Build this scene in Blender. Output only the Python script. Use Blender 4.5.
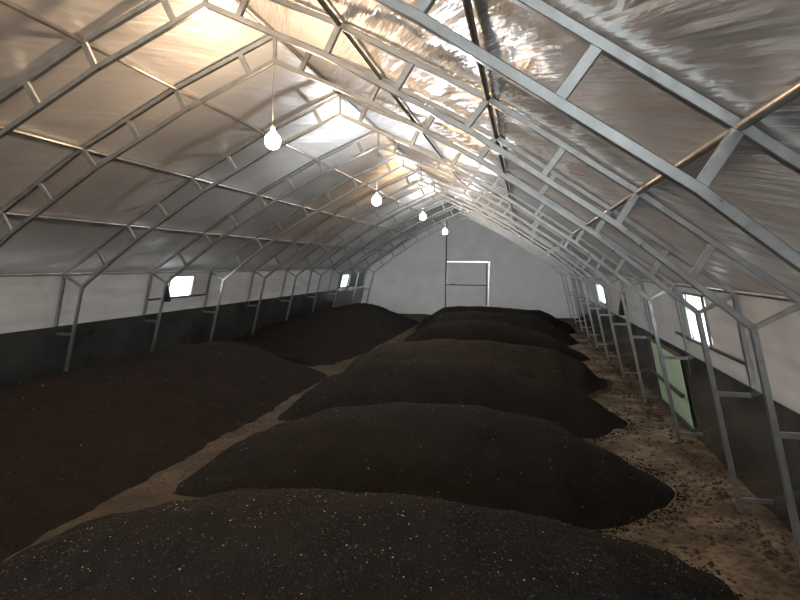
import bpy, bmesh, math, random
from mathutils import Vector, Matrix, noise
random.seed(7)
for o in list(bpy.data.objects): bpy.data.objects.remove(o)
S = bpy.context.scene
COL = S.collection

# ---------------------------------------------------------------- camera
F_PX, CAM = 618.0, Vector((2.7896, 0.0, 2.4569))
YAW, PITCH, ROLL = 0.1978, -0.059, 0.0116
fw = Vector((-math.sin(YAW)*math.cos(PITCH), math.cos(YAW)*math.cos(PITCH), math.sin(PITCH)))
rt = Vector((math.cos(YAW), math.sin(YAW), 0)); up = rt.cross(fw)
cx = rt*math.cos(ROLL) + up*math.sin(ROLL)
cy = -rt*math.sin(ROLL) + up*math.cos(ROLL)
cam = bpy.data.objects.new('camera', bpy.data.cameras.new('camera'))
COL.objects.link(cam)
cam.data.sensor_width = 36.0; cam.data.lens = F_PX/800*36
cam.data.clip_start = 0.05; cam.data.clip_end = 300
m = Matrix((cx, cy, -fw)).transposed().to_4x4(); m.translation = CAM
cam.matrix_world = m
S.camera = cam

# ---------------------------------------------------------------- daylight (overcast sky) and exposure
W = bpy.data.worlds.new('overcast_sky'); S.world = W; W.use_nodes = True
bg = W.node_tree.nodes['Background']
bg.inputs[0].default_value = (0.90, 0.95, 1.0, 1); bg.inputs[1].default_value = 8.0
S.view_settings.view_transform = 'Standard'; S.view_settings.look = 'None'
S.view_settings.exposure = 0.2; S.view_settings.gamma = 1.0
S.view_settings.use_curve_mapping = False

# ---------------------------------------------------------------- dimensions (metres)
OUT = [(0, 4.985), (1.22, 4.45), (2.47, 3.79), (3.64, 3.03), (4.83, 2.20)]     # outer chord, ridge to eave
INN = [(0, 4.70), (1.10, 4.205), (2.29, 3.56), (3.49, 2.78), (4.50, 2.00)]     # inner chord, ridge to knee
OBASE, IBASE = 5.33, 4.98
SL = (OBASE-4.83)/2.2
Y_TRUSS = [2.785, 5.108, 6.640, 9.138, 11.636, 14.134, 16.63, 19.13, 21.63, 24.13, 26.9]
Y_END, Y_BACK = 29.9, -4.0
def interp(pts, x):
    for (x0, z0), (x1, z1) in zip(pts, pts[1:]):
        if x <= x1: return z0+(z1-z0)*(x-x0)/(x1-x0)
    return pts[-1][1]
def wall_x(z, off=0.05): return 4.83+off+SL*(2.2-z)
def sm(t): t = max(0., min(1., t)); return t*t*(3-2*t)

# ---------------------------------------------------------------- materials
MATS = {}
def nodemat(name):
    mt = bpy.data.materials.new(name); mt.use_nodes = True
    nt = mt.node_tree; MATS[name] = mt
    return mt, nt, nt.nodes['Principled BSDF'], nt.nodes['Material Output']
def N(nt, kind, **kw):
    n = nt.nodes.new(kind)
    for k, v in kw.items():
        if k in n.inputs.keys(): n.inputs[k].default_value = v
        else: setattr(n, k, v)
    return n
def ramp(nt, fac, stops):
    r = nt.nodes.new('ShaderNodeValToRGB'); e = r.color_ramp.elements
    while len(e) < len(stops): e.new(0.5)
    for el, (p, c) in zip(e, stops): el.position = p; el.color = (*c, 1)
    nt.links.new(fac, r.inputs[0]); return r.outputs[0]
def objcoord(nt, scale=(1, 1, 1), rot=(0, 0, 0), src='Object'):
    tc = N(nt, 'ShaderNodeTexCoord'); mp = N(nt, 'ShaderNodeMapping')
    mp.inputs['Scale'].default_value = scale; mp.inputs['Rotation'].default_value = rot
    nt.links.new(tc.outputs[src], mp.inputs[0]); return mp.outputs[0]
def noise_tex(nt, vec, scale, detail=4, rough=.55):
    n = N(nt, 'ShaderNodeTexNoise', Scale=scale, Detail=detail, Roughness=rough)
    nt.links.new(vec, n.inputs['Vector']); return n.outputs['Fac']
def bump(nt, h, strength, dist, prev=None):
    b = N(nt, 'ShaderNodeBump', Strength=strength, Distance=dist)
    nt.links.new(h, b.inputs['Height'])
    if prev: nt.links.new(prev, b.inputs['Normal'])
    return b.outputs[0]

# reflective foil lining
mt, nt, P, O = nodemat('foil')
nt.nodes.remove(P)
v1 = objcoord(nt, (1, 1, 1), (0, 0, math.radians(66)), 'UV')
mp = N(nt, 'ShaderNodeMapping'); nt.links.new(v1, mp.inputs[0]); mp.inputs['Scale'].default_value = (0.8, 11.0, 1)
w1 = noise_tex(nt, mp.outputs[0], 1.0, 3, .5)
v2 = objcoord(nt, (1, 1, 1), (0, 0, math.radians(84)), 'UV')
mp2 = N(nt, 'ShaderNodeMapping'); nt.links.new(v2, mp2.inputs[0]); mp2.inputs['Scale'].default_value = (2.0, 9.0, 1)
w2 = noise_tex(nt, mp2.outputs[0], 2.0, 4, .6)
uvp = objcoord(nt, src='UV')
w3 = noise_tex(nt, uvp, 0.7, 3, .5)
su = N(nt, 'ShaderNodeSeparateXYZ'); nt.links.new(uvp, su.inputs[0])
def taut(a, l):   # the right slope hangs slacker than the left one
    r_ = N(nt, 'ShaderNodeMapRange'); nt.links.new(su.outputs[0], r_.inputs[0])
    for k_, q_ in zip((1, 2, 3, 4), (14., 15., a, l)): r_.inputs[k_].default_value = q_
    return r_.outputs[0]
b = bump(nt, w1, .8, .035); nt.links.new(taut(.85, .30), b.node.inputs['Strength'])
b = bump(nt, w2, .45, .014, b); nt.links.new(taut(.5, .22), b.node.inputs['Strength'])
b = bump(nt, w3, .5, .06, b)
rough_out = taut(.17, .38)
fc = ramp(nt, w3, [(.3, (.72, .715, .715)), (.7, (.86, .855, .855))])
g1 = N(nt, 'ShaderNodeBsdfAnisotropic', Roughness=.17); g2 = N(nt, 'ShaderNodeBsdfAnisotropic', Roughness=.60)
df = N(nt, 'ShaderNodeBsdfDiffuse')
for g_, ci in ((g1, 0), (g2, 0), (df, 0)):
    nt.links.new(fc, g_.inputs[0]); nt.links.new(b, g_.inputs['Normal'])
nt.links.new(rough_out, g1.inputs['Roughness'])
m1 = N(nt, 'ShaderNodeMixShader', Fac=.5); nt.links.new(g1.outputs[0], m1.inputs[1]); nt.links.new(g2.outputs[0], m1.inputs[2])
m2 = N(nt, 'ShaderNodeMixShader', Fac=.19); nt.links.new(m1.outputs[0], m2.inputs[1]); nt.links.new(df.outputs[0], m2.inputs[2])
nt.links.new(m2.outputs[0], O.inputs[0])

# galvanised steel
def steel(name, c, r):
    mt, nt, P, O = nodemat(name)
    P.inputs['Metallic'].default_value = .85
    n = noise_tex(nt, objcoord(nt), 9, 4)
    nt.links.new(ramp(nt, n, [(.3, tuple(x*.85 for x in c)), (.7, tuple(min(1, x*1.12) for x in c))]), P.inputs['Base Color'])
    rr = N(nt, 'ShaderNodeMapRange'); nt.links.new(n, rr.inputs[0]); rr.inputs[3].default_value = r-.08; rr.inputs[4].default_value = r+.1
    nt.links.new(rr.outputs[0], P.inputs['Roughness'])
steel('galvanised', (.36, .38, .38), .30)
steel('pipe', (.42, .41, .395), .34)
steel('dark_steel', (.10, .10, .10), .5)

# tent cloth: diffuse with some daylight soaking through
def cloth(name, c, trans, wr=.5):
    mt, nt, P, O = nodemat(name); nt.nodes.remove(P)
    n = noise_tex(nt, objcoord(nt), 1.6, 4); col = ramp(nt, n, [(.3, tuple(x*.88 for x in c)), (.7, c)])
    d = N(nt, 'ShaderNodeBsdfDiffuse'); t = N(nt, 'ShaderNodeBsdfTranslucent'); mx = N(nt, 'ShaderNodeMixShader', Fac=trans)
    vv = objcoord(nt, (1, .35, 2.2), (math.radians(28), 0, 0))
    b = bump(nt, noise_tex(nt, vv, .8, 2), wr, .22)
    for s in (d, t): nt.links.new(col, s.inputs[0])
    nt.links.new(b, d.inputs['Normal'])
    nt.links.new(d.outputs[0], mx.inputs[1]); nt.links.new(t.outputs[0], mx.inputs[2]); nt.links.new(mx.outputs[0], O.inputs[0])
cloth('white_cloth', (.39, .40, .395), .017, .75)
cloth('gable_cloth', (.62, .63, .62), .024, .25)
cloth('grey_flap', (.40, .41, .41), .02)
cloth('window_film', (.92, .94, .95), .90, .1)
cloth('green_sheet', (.42, .60, .45), .05, .3)

# dark glossy skirting film
mt, nt, P, O = nodemat('dark_film')
n = noise_tex(nt, objcoord(nt, (1, .6, 1)), 1.5, 5)
nt.links.new(ramp(nt, n, [(.3, (.024, .028, .029)), (.75, (.055, .062, .064))]), P.inputs['Base Color'])
P.inputs['Roughness'].default_value = .2
P.inputs['Specular IOR Level'].default_value = .6
nt.links.new(bump(nt, noise_tex(nt, objcoord(nt, (1, .5, 1)), 2.2, 3), .35, .05), P.inputs['Normal'])
steel('pleated_sheet', (.36, .38, .38), .5)

# compost
def soil(name, c0, c1, bs):
    mt, nt, P, O = nodemat(name)
    v = objcoord(nt)
    n = noise_tex(nt, v, 3.0, 8, .7); f = noise_tex(nt, v, 60, 4, .7); vo = N(nt, 'ShaderNodeTexVoronoi', Scale=46.0)
    nt.links.new(v, vo.inputs['Vector'])
    mx = N(nt, 'ShaderNodeMath', operation='MULTIPLY'); nt.links.new(n, mx.inputs[0]); nt.links.new(f, mx.inputs[1])
    nt.links.new(ramp(nt, mx.outputs[0], [(.12, c0), (.42, c1)]), P.inputs['Base Color'])
    P.inputs['Roughness'].default_value = .95; P.inputs['Specular IOR Level'].default_value = .15
    b = bump(nt, n, .7, .06); b = bump(nt, f, bs, .02, b); b = bump(nt, vo.outputs['Distance'], bs*.8, .015, b)
    nt.links.new(b, P.inputs['Normal'])
soil('compost', (.0065, .0056, .005), (.022, .019, .0165), .8)
soil('compost_dry', (.014, .011, .008), (.050, .041, .030), .8)
soil('compost_brown', (.008, .0055, .0042), (.024, .0175, .0135), .8)

# trodden earth floor
mt, nt, P, O = nodemat('earth')
v = objcoord(nt)
n = noise_tex(nt, v, 1.3, 7, .62); f = noise_tex(nt, v, 14, 6, .7)
mx = N(nt, 'ShaderNodeMixRGB', blend_type='MULTIPLY', Fac=.85)
nt.links.new(ramp(nt, n, [(.32, (.05, .040, .030)), (.5, (.17, .140, .102)), (.68, (.36, .30, .225))]), mx.inputs[1])
nt.links.new(ramp(nt, f, [(.34, (.30, .27, .24)), (.55, (1, 1, 1))]), mx.inputs[2])
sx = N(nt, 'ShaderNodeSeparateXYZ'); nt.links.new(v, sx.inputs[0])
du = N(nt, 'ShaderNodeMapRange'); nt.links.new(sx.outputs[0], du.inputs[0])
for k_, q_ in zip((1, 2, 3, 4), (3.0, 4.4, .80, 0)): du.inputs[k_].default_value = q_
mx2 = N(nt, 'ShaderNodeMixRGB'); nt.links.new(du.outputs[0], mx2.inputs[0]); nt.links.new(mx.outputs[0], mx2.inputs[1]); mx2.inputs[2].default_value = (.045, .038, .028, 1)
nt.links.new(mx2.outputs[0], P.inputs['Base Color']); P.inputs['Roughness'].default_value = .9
P.inputs['Specular IOR Level'].default_value = .2
nt.links.new(bump(nt, f, .7, .04, bump(nt, n, .6, .12)), P.inputs['Normal'])

def plain(name, c, r=.6, metal=0., nscale=20):
    mt, nt, P, O = nodemat(name)
    n = noise_tex(nt, objcoord(nt), nscale, 3)
    nt.links.new(ramp(nt, n, [(.3, tuple(x*.8 for x in c)), (.7, c)]), P.inputs['Base Color'])
    P.inputs['Roughness'].default_value = r; P.inputs['Metallic'].default_value = metal
plain('black_plastic', (.02, .02, .022), .45)
plain('black_cloth', (.012, .013, .018), .9)
plain('rust_steel', (.10, .06, .05), .6)
plain('pale_grit', (.36, .34, .30), .7)
plain('crumb', (.026, .022, .0195), .95)
plain('clod', (.06, .044, .034), .95)
plain('outside_ground', (.55, .55, .53), .9, 0, 1)
plain('ceramic', (.75, .73, .68), .4)
def glow(name, c, s):
    mt, nt, P, O = nodemat(name); nt.nodes.remove(P)
    e = N(nt, 'ShaderNodeEmission'); e.inputs[0].default_value = (*c, 1); e.inputs[1].default_value = s
    nt.links.new(e.outputs[0], O.inputs[0])

# ---------------------------------------------------------------- helpers
def mesh(name, verts, faces, mat, smooth=False, uv=None):
    me = bpy.data.meshes.new(name); me.from_pydata([tuple(v) for v in verts], [], faces)
    me.materials.append(MATS[mat])
    if smooth: me.polygons.foreach_set('use_smooth', [True]*len(me.polygons))
    if uv:
        l = me.uv_layers.new(name='UVMap')
        for lp in me.loops: l.data[lp.index].uv = uv[lp.vertex_index]
    me.update(); return me
def link(name, me, parent=None, loc=None):
    o = bpy.data.objects.new(name, me); COL.objects.link(o)
    if parent: o.parent = parent
    if loc: o.location = loc
    return o
def tag(o, label=None, cat=None, group=None, kind=None):
    if label: o['label'] = label
    if cat: o['category'] = cat
    if group: o['group'] = group
    if kind: o['kind'] = kind
    return o
def empty(name, loc, label, cat, group=None):
    o = bpy.data.objects.new(name, None); COL.objects.link(o); o.location = loc; o.empty_display_size = .2
    return tag(o, label, cat, group)
BOX_F = [(0, 1, 3, 2), (4, 6, 7, 5), (0, 4, 5, 1), (2, 3, 7, 6), (0, 2, 6, 4), (1, 5, 7, 3)]
def box_me(name, x0, x1, y0, y1, z0, z1, mat, bev=.004):
    me = mesh(name, [(x, y, z) for x in (x0, x1) for y in (y0, y1) for z in (z0, z1)], BOX_F, mat)
    return bevel(me, bev)
def bevel(me, w):
    bm = bmesh.new(); bm.from_mesh(me); bmesh.ops.recalc_face_normals(bm, faces=bm.faces)
    if w: bmesh.ops.bevel(bm, geom=bm.edges[:], offset=w, segments=1, affect='EDGES')
    bm.to_mesh(me); bm.free(); return me
def beam_xz(name, pts, d, w, mat, bev=.004):
    """rectangular tube swept along a polyline in the XZ plane with mitred bends"""
    n = len(pts); P2 = [Vector(p) for p in pts]; ring = []
    for i in range(n):
        t0 = (P2[i]-P2[i-1]).normalized() if i else None
        t1 = (P2[i+1]-P2[i]).normalized() if i < n-1 else None
        t = ((t0 or t1)+(t1 or t0)).normalized(); nn = Vector((-t.y, t.x))
        k = d/2/max(.3, nn.dot(Vector((-(t1 or t0).y, (t1 or t0).x))))
        a, b_ = P2[i]+nn*k, P2[i]-nn*k
        ring.append([(a.x, -w/2, a.y), (a.x, w/2, a.y), (b_.x, w/2, b_.y), (b_.x, -w/2, b_.y)])
    V = [v for r in ring for v in r]; Fs = [(0, 1, 2, 3), tuple(4*(n-1)+k for k in (3, 2, 1, 0))]
    for i in range(n-1):
        for k in range(4): Fs.append((4*i+k, 4*i+(k+1) % 4, 4*i+4+(k+1) % 4, 4*i+4+k))
    return bevel(mesh(name, V, Fs, mat), bev)
def tube(name, pts, r, mat, seg=8, smooth=True):
    V, Fs = [], []; n = len(pts); pts = [Vector(p) for p in pts]
    for i, p in enumerate(pts):
        t = (pts[min(i+1, n-1)]-pts[max(i-1, 0)]).normalized()
        a = t.cross(Vector((0, 0, 1)) if abs(t.z) < .9 else Vector((1, 0, 0))).normalized(); b_ = t.cross(a)
        for k in range(seg):
            an = 2*math.pi*k/seg; V.append(p+a*r*math.cos(an)+b_*r*math.sin(an))
    for i in range(n-1):
        for k in range(seg): Fs.append((i*seg+k, i*seg+(k+1) % seg, (i+1)*seg+(k+1) % seg, (i+1)*seg+k))
    Fs += [tuple(range(seg))[::-1], tuple((n-1)*seg+k for k in range(seg))]
    return mesh(name, V, Fs, mat, smooth)
def lathe(name, prof, mat, seg=20, loc=(0, 0, 0)):
    V, Fs = [], []
    for r, z in prof:
        for k in range(seg):
            a = 2*math.pi*k/seg; V.append((loc[0]+r*math.cos(a), loc[1]+r*math.sin(a), loc[2]+z))
    for i in range(len(prof)-1):
        for k in range(seg): Fs.append((i*seg+k, i*seg+(k+1) % seg, (i+1)*seg+(k+1) % seg, (i+1)*seg+k))
    me = mesh(name, V, Fs, mat, True)
    bm = bmesh.new(); bm.from_mesh(me); bmesh.ops.recalc_face_normals(bm, faces=bm.faces); bm.to_mesh(me); bm.free(); return me
def steps(a, b, ds, extra=()):
    n = max(1, round((b-a)/ds)); L = [a+(b-a)*i/n for i in range(n+1)]
    L += [e for e in extra if a < e < b]; L.sort(); r = [L[0]]
    for x in L[1:]:
        if x-r[-1] > 1e-4: r.append(x)
    return r
def sheet(name, us, vs, fn, holes, mat, uvfn=None):
    """grid sheet with rectangular openings given as (u0,u1,v0,v1)"""
    V = []; Fs = []; UV = []; nv = len(vs)
    for u in us:
        for v in vs: V.append(fn(u, v)); UV.append(uvfn(u, v) if uvfn else (u, v))
    for i in range(len(us)-1):
        for j in range(nv-1):
            uc, vc = (us[i]+us[i+1])/2, (vs[j]+vs[j+1])/2
            if any(h[0] < uc < h[1] and h[2] < vc < h[3] for h in holes): continue
            Fs.append((i*nv+j, (i+1)*nv+j, (i+1)*nv+j+1, i*nv+j+1))
    return mesh(name, V, Fs, mat, True, UV)

# ---------------------------------------------------------------- setting: ground and floor
def floor_z(x, y):
    return .022*noise.noise((x*1.1, y*1.1, 3)) + .016*noise.noise((x*4, y*4, 9)) + .008*noise.noise((x*9, y*9, 19))
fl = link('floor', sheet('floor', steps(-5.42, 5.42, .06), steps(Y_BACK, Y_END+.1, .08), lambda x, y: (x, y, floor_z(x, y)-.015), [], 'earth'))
tag(fl, 'trodden brown earth floor showing between the compost heaps', None, None, 'structure')
gr = link('ground', box_me('ground', -40, 40, -40, 70, -.30, -.08, 'outside_ground', 0))
tag(gr, 'pale open ground outside the tent', None, None, 'structure')

# ---------------------------------------------------------------- setting: foil ceiling
PROF = [(x, z+.045) for x, z in OUT]; PROF[-1] = (4.90, 2.215)
ARC = [0]
for a, b_ in zip(PROF, PROF[1:]): ARC.append(ARC[-1]+math.hypot(b_[0]-a[0], b_[1]-a[1]))
def on_prof(s):
    for i in range(4):
        if s <= ARC[i+1]+1e-6:
            t = (s-ARC[i])/(ARC[i+1]-ARC[i]); a, b_ = PROF[i], PROF[i+1]
            L = ARC[i+1]-ARC[i]
            return a[0]+(b_[0]-a[0])*t, a[1]+(b_[1]-a[1])*t, (b_[1]-a[1])/-L, (b_[0]-a[0])/L, t
YT = [Y_BACK]+[-1.9, .45]+Y_TRUSS+[Y_END]
def ceil_pt(s, y):
    x, z, nx, nz, t = on_prof(min(abs(s), ARC[-1])); sg = -1 if s < 0 else 1
    for y0, y1 in zip(YT, YT[1:]):
        if y <= y1: break
    q = max(0, min(1, (y-y0)/(y1-y0)))
    edge = (4*q*(1-q))*(4*t*(1-t)); wr = min(1, 9*q*(1-q))*min(1, 9*t*(1-t))*(1 if s > 0 else .55)
    a = abs(s)
    along, across = a*.40-y*.915, a*.915+y*.40
    d = edge*(.035+.030*noise.noise((s*.9, y*.7, 1)))
    d += wr*(.028*noise.noise((along*.55, across*2.9, 5+sg))+.013*noise.noise((along*1.1, across*6.5, 15+sg)))
    d = max(d, .0)
    return (sg*(x+nx*d), y, z+nz*d)
half = steps(0, ARC[-1], .075, ARC)
ss = sorted(set([-a for a in half]+half))
ce = link('ceiling', sheet('ceiling', ss, steps(Y_BACK, Y_END, .09), ceil_pt, [], 'foil', lambda s, y: (abs(s)+(20 if s < 0 else 0), y)))
tag(ce, 'silvery wrinkled foil roof lining of the tent', None, None, 'structure')

# ---------------------------------------------------------------- setting: side walls
def wall_pt(sg, off):
    def fn(y, z):
        k = max(0, min(1, (2.2-z)*(z-1.1)*3))
        d = k*(.03*noise.noise((y*.8, z*1.4, 4+sg))+.03*noise.noise((y*1.5+z*4, z*5-y*1.3, 8+sg)))
        return (sg*(wall_x(z, off)+d), y, z)
    return fn
HOLES_L = [(12.45, 13.40, 1.65, 2.10), (25.82, 26.78, 1.40, 1.92)]
HOLES_R = [(8.00, 8.86, 1.50, 2.09), (17.88, 19.15, 1.40, 1.90)]
walls = {}
for sg, nm, holes, lab in ((-1, 'wall_left', HOLES_L, 'white cloth side wall on the left above a black skirting film'), (1, 'wall_right', HOLES_R, 'white cloth side wall on the right above a black skirting film')):
    ys = steps(Y_BACK, Y_END, .12, [h[k] for h in holes for k in (0, 1)]); zs = steps(1.12, 2.24, .07, [h[k] for h in holes for k in (2, 3)])
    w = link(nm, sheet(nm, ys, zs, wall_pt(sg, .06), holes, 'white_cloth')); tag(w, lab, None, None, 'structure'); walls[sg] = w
    y_dark = 25.4 if sg < 0 else Y_END+.02
    hol = []
    def skirt(y, z, sg=sg):
        d = .018*noise.noise((y*.9, z*1.2, 30+sg))+.008*noise.noise((y*3, z*2, 31))
        return (sg*(wall_x(z, -.035)+d), y, z)
    link('skirting_film', sheet('skirting_film', steps(Y_BACK, y_dark, .15, [h[k] for h in hol for k in (0, 1)]), steps(-.10, 1.32 if sg < 0 else 1.28, .12, [h[k] for h in hol for k in (2, 3)]), skirt, hol, 'dark_film'), w)
def pleat(y, z): return (-(wall_x(z, -.03)+.018*math.sin(y*math.pi/.16)), y, z)
link('pleated_sheet', sheet('pleated_sheet', steps(25.4, 29.95, .04), steps(-.1, 1.24, .3), pleat, [], 'pleated_sheet'), walls[-1])

def slab(name, y0, y1, z0, z1, sg, off, th, mat, parent, bev=.004):
    V = [(sg*(wall_x(z, off)+dx), y, z) for dx in (0, th) for y in (y0, y1) for z in (z0, z1)]
    return link(name, bevel(mesh(name, V, BOX_F, mat), bev), parent)
def window(n, sg, h, lab, rail, flaps):
    y0, y1, z0, z1 = h
    w = bpy.data.objects.new('window_%d' % n, None); COL.objects.link(w); tag(w, lab, None, None, 'structure')
    slab('pane', y0-.01, y1+.01, z0-.01, z1+.01, sg, .075, .004, 'window_film', w, 0)
    for a, b_, c, d in ((y0-.04, y0, z0-.02, z1+.03), (y1, y1+.04, z0-.02, z1+.03), (y0-.04, y1+.04, z1, z1+.035)):
        slab('frame_bar', a, b_, c, d, sg, .015, .03, 'galvanised', w)
    slab('sill_rail', rail[0], rail[1], z0-.035, z0, sg, .0, .035, 'dark_steel', w)
    for (a, b_) in flaps: slab('flap', a, b_, z0-.02, z1+.02, sg, .028, .012, 'grey_flap', w)
window(1, -1, HOLES_L[0], 'blown-out bright window in the left wall beside a hanging black bag', (11.75, 14.15), [(13.45, 14.05)])
window(2, -1, HOLES_L[1], 'small bright window at the far end of the left wall', (25.4, 29.6), [(25.45, 25.77), (26.83, 29.5)])
window(3, 1, HOLES_R[0], 'large blown-out bright window in the right wall behind a forked post', (6.7, 9.75), [])
window(4, 1, HOLES_R[1], 'narrow bright window far down the right wall', (16.7, 19.1), [])

# ---------------------------------------------------------------- setting: gable walls
def gable(name, y, x0, x1, zt, mat, lab):
    xs = steps(-5.40, 5.40, .25, [x0, x1, -4.9, 4.9]); V, Fs = [], []; nz = 16
    for x in xs:
        a = abs(x); top = interp(PROF, a) if a <= 4.9 else max(0, (wall_x(0, .07)-a)/SL)
        top = max(top, .0)
        for k in range(nz+1):
            z = zt+(top-zt)*k/nz if False else top*k/nz
            V.append((x, y+.02*noise.noise((x*.6, z*.8, y)), z))
    V2, F2 = [], []
    # three column groups so the door opening has clean edges
    def cols(xa, xb, zb):
        XS = [x for x in xs if xa-1e-6 <= x <= xb+1e-6]; base = len(V2)
        for x in XS:
            a = abs(x); top = interp(PROF, a) if a <= 4.9 else max(.0, (wall_x(0, .07)-a)/SL)
            for k in range(nz+1):
                z = zb+(max(top, zb+.001)-zb)*k/nz; V2.append((x, y+.03*noise.noise((x*.6, z*.8, y)), z))
        for i in range(len(XS)-1):
            for k in range(nz): F2.append((base+i*(nz+1)+k, base+(i+1)*(nz+1)+k, base+(i+1)*(nz+1)+k+1, base+i*(nz+1)+k+1))
    cols(xs[0], x0, -.12); cols(x0, x1, zt); cols(x1, xs[-1], -.12)
    return tag(link(name, mesh(name, V2, F2, mat, True)), lab, None, None, 'structure')
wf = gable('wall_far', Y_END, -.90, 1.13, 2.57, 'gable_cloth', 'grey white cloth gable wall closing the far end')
wb = gable('wall_back', Y_BACK, -3.0, 3.0, 3.3, 'gable_cloth', 'cloth gable wall behind the viewer with an open gateway')
for x in (-.93, 1.16):
    link('gable_post', box_me('gable_post', x-.03, x+.03, Y_END-.12, Y_END-.06, 0, interp(OUT, abs(x))-.03 if x < 0 else 2.62, 'galvanised' if x > 0 else 'dark_steel'), wf)
d1 = bpy.data.objects.new('door_1', None); COL.objects.link(d1); d1.location = (0, Y_END, 0); tag(d1, 'cloth door in a steel frame in the far gable wall', None, None, 'structure')
leaf = link('leaf', sheet('leaf', steps(-.905, 1.119, .2), steps(-.1, 2.563, .2), lambda x, z: (x, .012*noise.noise((x, z, 2)), z), [], 'gable_cloth'), d1)
link('header', box_me('header', -.9, 1.13, -.10, -.05, 2.575, 2.625, 'galvanised'), d1)
link('mid_rail', box_me('mid_rail', -.9, 1.06, -.055, -.012, 1.43, 1.48, 'dark_steel'), d1)
link('stile', box_me('stile', 1.0, 1.045, -.055, -.012, .01, 2.5, 'dark_steel'), d1)
link('latch', box_me('latch', -.62, -.5, -.08, -.055, 1.44, 1.50, 'black_plastic'), leaf)

# ---------------------------------------------------------------- trusses
T = .05
def side(pts, sg): return [(sg*x, z) for x, z in pts]
STRUT = [(.30, .42), (1.10, 1.22), (1.70, 1.85), (2.29, 2.47), (2.91, 3.08), (3.49, 3.64), (4.04, 4.20)]
def leg_x(pts_top, base, z): return pts_top[0]+(base-pts_top[0])*(pts_top[1]-z)/pts_top[1]
PARTS = []
for sg in (-1, 1):
    PARTS.append(('outer_chord', beam_xz('outer_chord', side(OUT, sg), T, T, 'galvanised')))
    PARTS.append(('inner_chord', beam_xz('inner_chord', side(INN, sg), T, T, 'galvanised')))
    PARTS.append(('outer_post', beam_xz('outer_post', [(sg*4.83, 2.2), (sg*OBASE, 0)], T, T, 'galvanised')))
    PARTS.append(('inner_post', beam_xz('inner_post', [(sg*4.50, 2.0), (sg*IBASE, 0)], T, T, 'galvanised')))
    PARTS.append(('knee_brace', beam_xz('knee_brace', [(sg*4.51, 2.0), (sg*4.82, 2.18)], .04, .04, 'galvanised')))
    PARTS.append(('rung', beam_xz('rung', [(sg*leg_x((4.5, 2.), IBASE, 1.19), 1.19), (sg*leg_x((4.83, 2.2), OBASE, 1.19), 1.19)], .045, .045, 'galvanised')))
    PARTS.append(('foot_rung', beam_xz('foot_rung', [(sg*(IBASE-.03), .13), (sg*(OBASE-.03), .13)], .04, .04, 'galvanised')))
    for a, b_ in STRUT:
        PARTS.append(('strut', beam_xz('strut', [(sg*a, interp(INN, a)), (sg*b_, interp(OUT, b_))], .056, .044, 'galvanised')))
PARTS.append(('apex_strut', beam_xz('apex_strut', [(0, 4.70), (0, 4.98)], .04, .04, 'galvanised')))
TL = ['steel arch truss nearest the viewer, its right rafter crossing the upper right corner',
      'second steel arch truss from the viewer, its left rafter crossing the upper left corner',
      'steel arch truss from which the nearest large warm bulb hangs',
      'steel arch truss standing by the green sheet, between the first and second bulbs',
      'steel arch truss from whose peak the second bulb, a white one, hangs',
      'steel arch truss between the second bulb and the orange bulb',
      'steel arch truss from which the small orange bulb hangs',
      'steel arch truss between the orange bulb and the farthest bulb',
      'steel arch truss from which the farthest white bulb hangs',
      'steel arch truss just beyond the farthest bulb, third from the gable wall',
      'steel arch truss standing next before the frame at the gable wall',
      'steel end frame standing directly against the far gable wall']
for i, y in enumerate(Y_TRUSS+[Y_END-.16]):
    e = empty('roof_truss', (0, y, 0), TL[i], 'truss', 'steel arch trusses')
    for nm, me in PARTS: link(nm, me, e)

# purlins and rails
def rail(name, x, z, r, lab, mat='pipe'):
    me = tube(name, [(0, Y_BACK+.05, 0), (0, Y_END-.05, 0)], r, mat, 8)
    o = link(name, me, None, (x, 0, z)); tag(o, lab, 'purlin', 'roof purlins')
for sg, w in ((-1, 'left'), (1, 'right')):
    for k, d in ((1, 'uppermost'), (2, 'middle'), (3, 'lowest')):
        rail('purlin', sg*OUT[k][0], OUT[k][1], .022, '%s steel pipe purlin on the %s roof slope' % (d, w))
    rail('eave_rail', sg*4.85, 2.215, .022, 'steel eave rail along the top of the %s wall' % w)
rail('ridge_purlin', 0, 5.0, .022, 'steel ridge pipe running under the peak of the roof')

# ---------------------------------------------------------------- hanging bulbs
BULB = [(r*1.25, z*1.25 if z < .05 else z) for r, z in [(0, -.078), (.028, -.073), (.052, -.056), (.066, -.030), (.070, 0), (.066, .026), (.052, .056), (.036, .082), (.022, .10)]]
LAMPS = [(2.70, 3.80, (1.0, .67, .42), 420, 'warm bulb hanging above the nearest truss, outside the upper left'),
         (6.58, 3.81, (1.0, .69, .43), 460, 'large warm glaring bulb hanging on a cord, nearest of the row'),
         (11.55, 3.65, (.96, .98, 1.0), 400, 'bright white bulb hanging second in the row'),
         (17.0, 3.76, (1.0, .62, .32), 330, 'small orange bulb hanging third in the row'),
         (21.9, 3.60, (.95, .98, 1.0), 430, 'cool white bulb hanging farthest, in front of the gable wall')]
for i, (y, z, c, s, lab) in enumerate(LAMPS):
    glow('bulb_glow_%d' % i, c, s)
    e = empty('hanging_bulb', (0, y, z), lab, 'bulb', 'bulbs hanging under the ridge')
    link('bulb', lathe('bulb', BULB, 'bulb_glow_%d' % i), e)
    link('socket', lathe('socket', [(0, .095), (.026, .095), (.028, .10), (.026, .155), (.012, .175), (0, .175)], 'ceramic', 12), e)
    yt = min(Y_TRUSS, key=lambda q: abs(q-y)) - y
    link('cord', tube('cord', [(0, 0, .17), (0, 0, .55), (0, yt*.5, 4.67-z-.12), (0, yt, 4.68-z)], .0045, 'pipe', 6), e)

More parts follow.
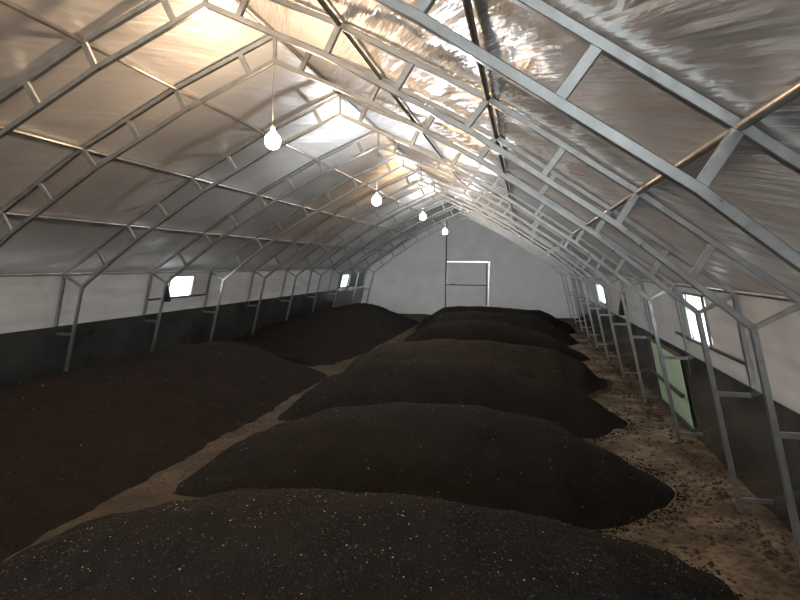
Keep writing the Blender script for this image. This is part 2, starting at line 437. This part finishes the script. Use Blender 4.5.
# ---------------------------------------------------------------- compost heaps
def crest_at(cr, x):
    if x <= cr[0][0]: return cr[0][1]
    if x >= cr[-1][0]: return cr[-1][1]
    for (a, b_), (c, d) in zip(cr, cr[1:]):
        if x <= c: return b_+(d-b_)*sm((x-a)/(c-a))*.5+(d-b_)*((x-a)/(c-a))*.5
def rough(x, y, s): return (.045*noise.noise((x*1.3, y*1.3, s))+.018*noise.noise((x*4.1, y*4.1, s+2))+.008*noise.noise((x*11, y*11, s+4))+.005*noise.noise((x*24, y*24, s+5)))
def cross_heap(yc, hw, cr, lab, mat, i, fine=.045):
    xs = steps(cr[0][0], cr[-1][0], fine); us = steps(-1, 1, fine/hw); V, Fs = [], []; nu = len(us)
    for x in xs:
        c = max(0, crest_at(cr, x)); lf = x < (cr[0][0]+cr[-1][0])/2
        e = min(1, (c/.62))**(.12 if lf else .55) if c > 0 else 0
        e = max(e, .90 if lf else .02); yy0 = yc+.03*noise.noise((x*.6, i*3.1, 0))
        for u in us:
            h = c*(1-abs(u)**1.75)**1.05 if abs(u) < 1 else 0
            y = yy0+u*hw*e
            V.append((x, y, -.035+h+rough(x, y, i*5)*min(1, h*5+.15)))
    for a in range(len(xs)-1):
        for b_ in range(nu-1): Fs.append((a*nu+b_, (a+1)*nu+b_, (a+1)*nu+b_+1, a*nu+b_+1))
    o = link('compost_heap', mesh('compost_heap', V, Fs, mat, True))
    return tag(o, lab, 'compost heap', 'compost heaps in a row across the floor')
HEAPS = [
 (3.95, 1.63, [(-1.25, .0), (-1.05, .18), (-.55, .38), (.12, .62), (.74, .80), (1.33, .85), (2.02, .87), (2.67, .83), (3.29, .74), (3.76, .60), (4.15, .42), (4.55, .0)], 'pebble-flecked dark compost heap nearest the viewer, filling the bottom of the picture'),
 (7.2, 1.52, [(-1.0, .0), (-.71, .22), (-.17, .45), (.48, .69), (1.36, .79), (2.32, .82), (3.01, .69), (3.68, .42), (4.22, .14), (4.5, .0)], 'dark compost heap, second from the viewer in the row'),
 (10.2, 1.44, [(-1.08, .0), (-.90, .22), (-.48, .54), (.23, .80), (1.27, .88), (2.11, .83), (3.08, .63), (3.87, .36), (4.25, .12), (4.5, .0)], 'dark compost heap, third from the viewer, its toe beside the green sheet'),
 (13.4, 1.65, [(-1.25, .0), (-.8, .40), (.11, .77), (1.23, .85), (2.31, .82), (3.36, .69), (3.98, .46), (4.4, .12), (4.6, .0)], 'brownish-topped compost heap, fourth from the viewer in the row'),
 (17.2, 1.68, [(-1.05, .0), (-.29, .42), (.4, .86), (1.61, .95), (3.25, .70), (4.3, .15), (4.6, .0)], 'dark compost heap, fifth from the viewer in the row'),
 (20.6, 1.62, [(-1.1, .0), (-.64, .31), (.04, .81), (1.04, .93), (3.0, .89), (4.2, .30), (4.6, .0)], 'dark compost heap, last but one before the gable wall'),
 (23.9, 1.6, [(-1.3, .0), (-.99, .36), (-.21, .82), (1.15, .89), (3.4, .79), (4.4, .35), (4.8, .0)], 'dark compost heap farthest from the viewer, in front of the door'),
]
heap_objs = []
for i, (yc, hw, cr, lab) in enumerate(HEAPS):
    heap_objs.append(cross_heap(yc, hw, cr, lab, 'compost_dry' if i in (3,) else 'compost', i, .035 if i < 2 else .06))
def long_heap(y0, y1, cr, xc, xr, lab, mat, sd, ends):
    ys = steps(y0, y1, .06); us = steps(-1, 1, .022); V, Fs = [], []; nu = len(us)
    for y in ys:
        c = crest_at(cr, y); e = min(1, c/.6)**.15 if c > 0 else 0
        for u in us:
            if u > 0:
                h = c*(1-u**1.7)**1.05; x = xc+(xr-xc)*u*max(e, .05)+.05*noise.noise((y*.7, u, sd))*u
            else:
                k = -u; h = c*(1-.42*k**1.5); x = xc+(-5.16-xc)*k
            V.append((x, y, -.035+h+rough(x, y, sd)*min(1, h*5+.1)))
    for a in range(len(ys)-1):
        for b_ in range(nu-1): Fs.append((a*nu+b_, (a+1)*nu+b_, (a+1)*nu+b_+1, a*nu+b_+1))
    o = link('compost_bed', mesh('compost_bed', V, Fs, mat, True))
    return tag(o, lab, 'compost heap', 'long compost beds by the left wall')
bedA = long_heap(.5, 13.9, [(.5, .0), (2., .70), (4., .80), (7.5, .82), (9.5, .80), (11., .82), (12.2, .80), (12.9, .5), (13.5, .12), (13.9, 0)], -3.5, -1.30, 'long dark compost bed by the left wall, nearer of the two', 'compost_brown', 71, 0)
bedB = long_heap(13.92, 27.3, [(13.92, .0), (14.25, .22), (15.6, .42), (17., .62), (18.8, .82), (21.5, .95), (23.5, .92), (25.2, .6), (26.6, .2), (27.3, 0)], -3.3, -1.40, 'long dark compost bed by the left wall, farther, in front of the pleated sheet', 'compost', 83, 0)

# pale grit and crumbs on the heaps, clods on the earth strip
from mathutils.bvhtree import BVHTree
def tree(o):
    me = o.data; return BVHTree.FromPolygons([v.co[:] for v in me.vertices], [p.vertices[:] for p in me.polygons])
OCT = [(1, 0, 0), (-1, 0, 0), (0, 1, 0), (0, -1, 0), (0, 0, 1), (0, 0, -1)]
OCF = [(0, 2, 4), (2, 1, 4), (1, 3, 4), (3, 0, 4), (2, 0, 5), (1, 2, 5), (3, 1, 5), (0, 3, 5)]
def scatter(name, spots, mat, parent, flat=.8):
    V, Fs = [], []
    for p, r in spots:
        b0 = len(V); a = random.uniform(0, 6.28)
        sx, sy, sz = r*random.uniform(.6, 1.3), r*random.uniform(.6, 1.3), r*flat*random.uniform(.6, 1.1)
        for x, y, z in OCT:
            X, Y = x*sx, y*sy; V.append((p[0]+X*math.cos(a)-Y*math.sin(a), p[1]+X*math.sin(a)+Y*math.cos(a), p[2]+z*sz))
        Fs += [tuple(b0+k for k in f) for f in OCF]
    return tag(link(name, mesh(name, V, Fs, mat), parent), None, None, None, 'stuff')
def drop(tr, x, y):
    h = tr.ray_cast(Vector((x, y, 4)), Vector((0, 0, -1))); return h[0]
for o, n, xr, yr, rr in ((heap_objs[0], 1400, (-1, 4.3), (2.4, 5.2), (.003, .0085)), (heap_objs[1], 260, (-1, 4.3), (5.7, 8.4), (.004, .011)), (heap_objs[2], 120, (-1, 4.3), (8.8, 11.4), (.005, .013)), (bedA, 330, (-5, -1.4), (3.5, 13), (.004, .011)), (bedB, 60, (-5, -1.4), (15, 24), (.006, .014)), (heap_objs[3], 60, (-1, 4.3), (12, 14.5), (.006, .013)), (heap_objs[5], 16, (0, 4), (19.6, 20.6), (.012, .03))):
    tr = tree(o); spots, crumbs = [], []
    for _ in range(n):
        p = drop(tr, random.uniform(*xr), random.uniform(*yr))
        if p: spots.append((p, rr[0]+(rr[1]-rr[0])*random.random()**2.5))
    if o in (heap_objs[0], bedA, heap_objs[1]):
        for _ in range(n*7):
            p = drop(tr, random.uniform(*xr), random.uniform(*yr))
            if p: crumbs.append((p, .004+.012*random.random()**3))
    scatter('pale_grit', spots, 'pale_grit', o)
    if crumbs: scatter('crumbs', crumbs, 'crumb', o)
cl = []
for _ in range(3600):
    x = 5.18-1.15*random.random()**1.3; y = 2.5+19*random.random()**1.4
    k = noise.noise((x*2.2, y*1.4, 40))
    if k < -.12+random.random()*.25: continue
    cl.append(((x, y, floor_z(x, y)-.012), .006+.034*random.random()**3))
for _ in range(1800):
    y = 3.5+22*random.random(); x = -1.15+random.gauss(0, .16)
    cl.append(((x, y, floor_z(x, y)-.012), .006+.022*random.random()**3))
for _ in range(1500):     # litter trodden up against the line of posts
    y = 2.5+18*random.random()**1.4; x = 4.98+random.gauss(0, .05)
    cl.append(((x, y, floor_z(x, y)-.012), .006+.028*random.random()**3))
scatter('earth_clods', cl, 'clod', fl)
sp = []
for yc, hw, cr, lab in HEAPS[:4]:     # compost spilled around the toes of the nearer heaps
    for _ in range(1500):
        x = cr[-1][0]-2.2*random.random()**1.5; c = max(0, crest_at(cr, x)); e = min(1, c/.62)**.55
        d = abs(random.gauss(0, .13)); a = random.uniform(0, 1.57)
        y = yc+random.choice((-1, 1))*(hw*e-.03+d*math.sin(a)); x += d*math.cos(a)
        if x < 5.1: sp.append(((x, y, floor_z(x, y)-.012), .004+.019*random.random()**3))
scatter('spilled_compost', sp, 'compost', fl)

# ---------------------------------------------------------------- green sheet in the right wall
g = empty('green_sheet', (5.1, 10.5, 0), 'pale green sheet held by dark bars low in the right wall', 'panel')
def gs(y, z):
    d = .05*math.sin(math.pi*(y-9.45)/2.1)*math.sin(math.pi*(z-.1)/1.05)
    return (wall_x(z, -.06)-d-5.1, y-10.5, z)
yy = steps(9.45, 11.55, .1); zz = steps(.10, 1.15, .08)
me = sheet('sheet', yy, zz, gs, [], 'green_sheet'); o = link('sheet', me, g)
sd = o.modifiers.new('thickness', 'SOLIDIFY'); sd.thickness = .006
def ybar(name, z, y0, y1, w, mat, off, parent):
    x = wall_x(z, off)-5.1
    link(name, box_me(name, x-.03, x+.01, y0-10.5, y1-10.5, z-w/2, z+w/2, mat), parent)
ybar('top_bar', 1.19, 9.3, 11.7, .05, 'rust_steel', -.075, g)
ybar('cross_bar', .60, 9.4, 11.6, .05, 'dark_steel', -.125, g)
ybar('bottom_bar', .10, 9.4, 11.6, .05, 'dark_steel', -.075, g)
for y in (11.57,):
    link('edge_bar', beam_xz('edge_bar', [(wall_x(1.19, -.08)-5.1, 1.19), (wall_x(.08, -.08)-5.1, .08)], .03, .035, 'dark_steel'), g, (0, y-10.5, 0))

# ---------------------------------------------------------------- dark bags hanging on the posts
def bag(loc, sx, h, lab):
    e = empty('hanging_bag', loc, lab, 'bag', 'dark bags on posts')
    prof = [(.0, 0), (.06, .005), (.075, .04), (.07, .14), (.055, .24), (.03, .30), (.022, .33), (.034, .36), (.0, .38)]
    me = lathe('body', [(r*sx*(1+.0), z*h/.38) for r, z in prof], 'black_cloth', 16)
    for v in me.vertices:
        v.co.y *= .75; a = math.atan2(v.co.y, v.co.x); k = 1+.14*math.sin(5*a+v.co.z*9); v.co.x *= k; v.co.y *= k
    link('body', me, e)
    link('strap', tube('strap', [(0, 0, h*.95), (.03, 0, h+.05), (.055, 0, h+.09), (.02, 0, h+.10), (-.03, 0, h+.06), (0, 0, h*.95)], .006, 'black_cloth', 6), e)
bag((-4.50, 11.66, 1.60), .95, .36, 'small dark bag hung on a left post beside the bright window')
bag((4.55, 11.75, 1.56), .9, .42, 'slim dark bag hung on a right post beyond the green sheet')
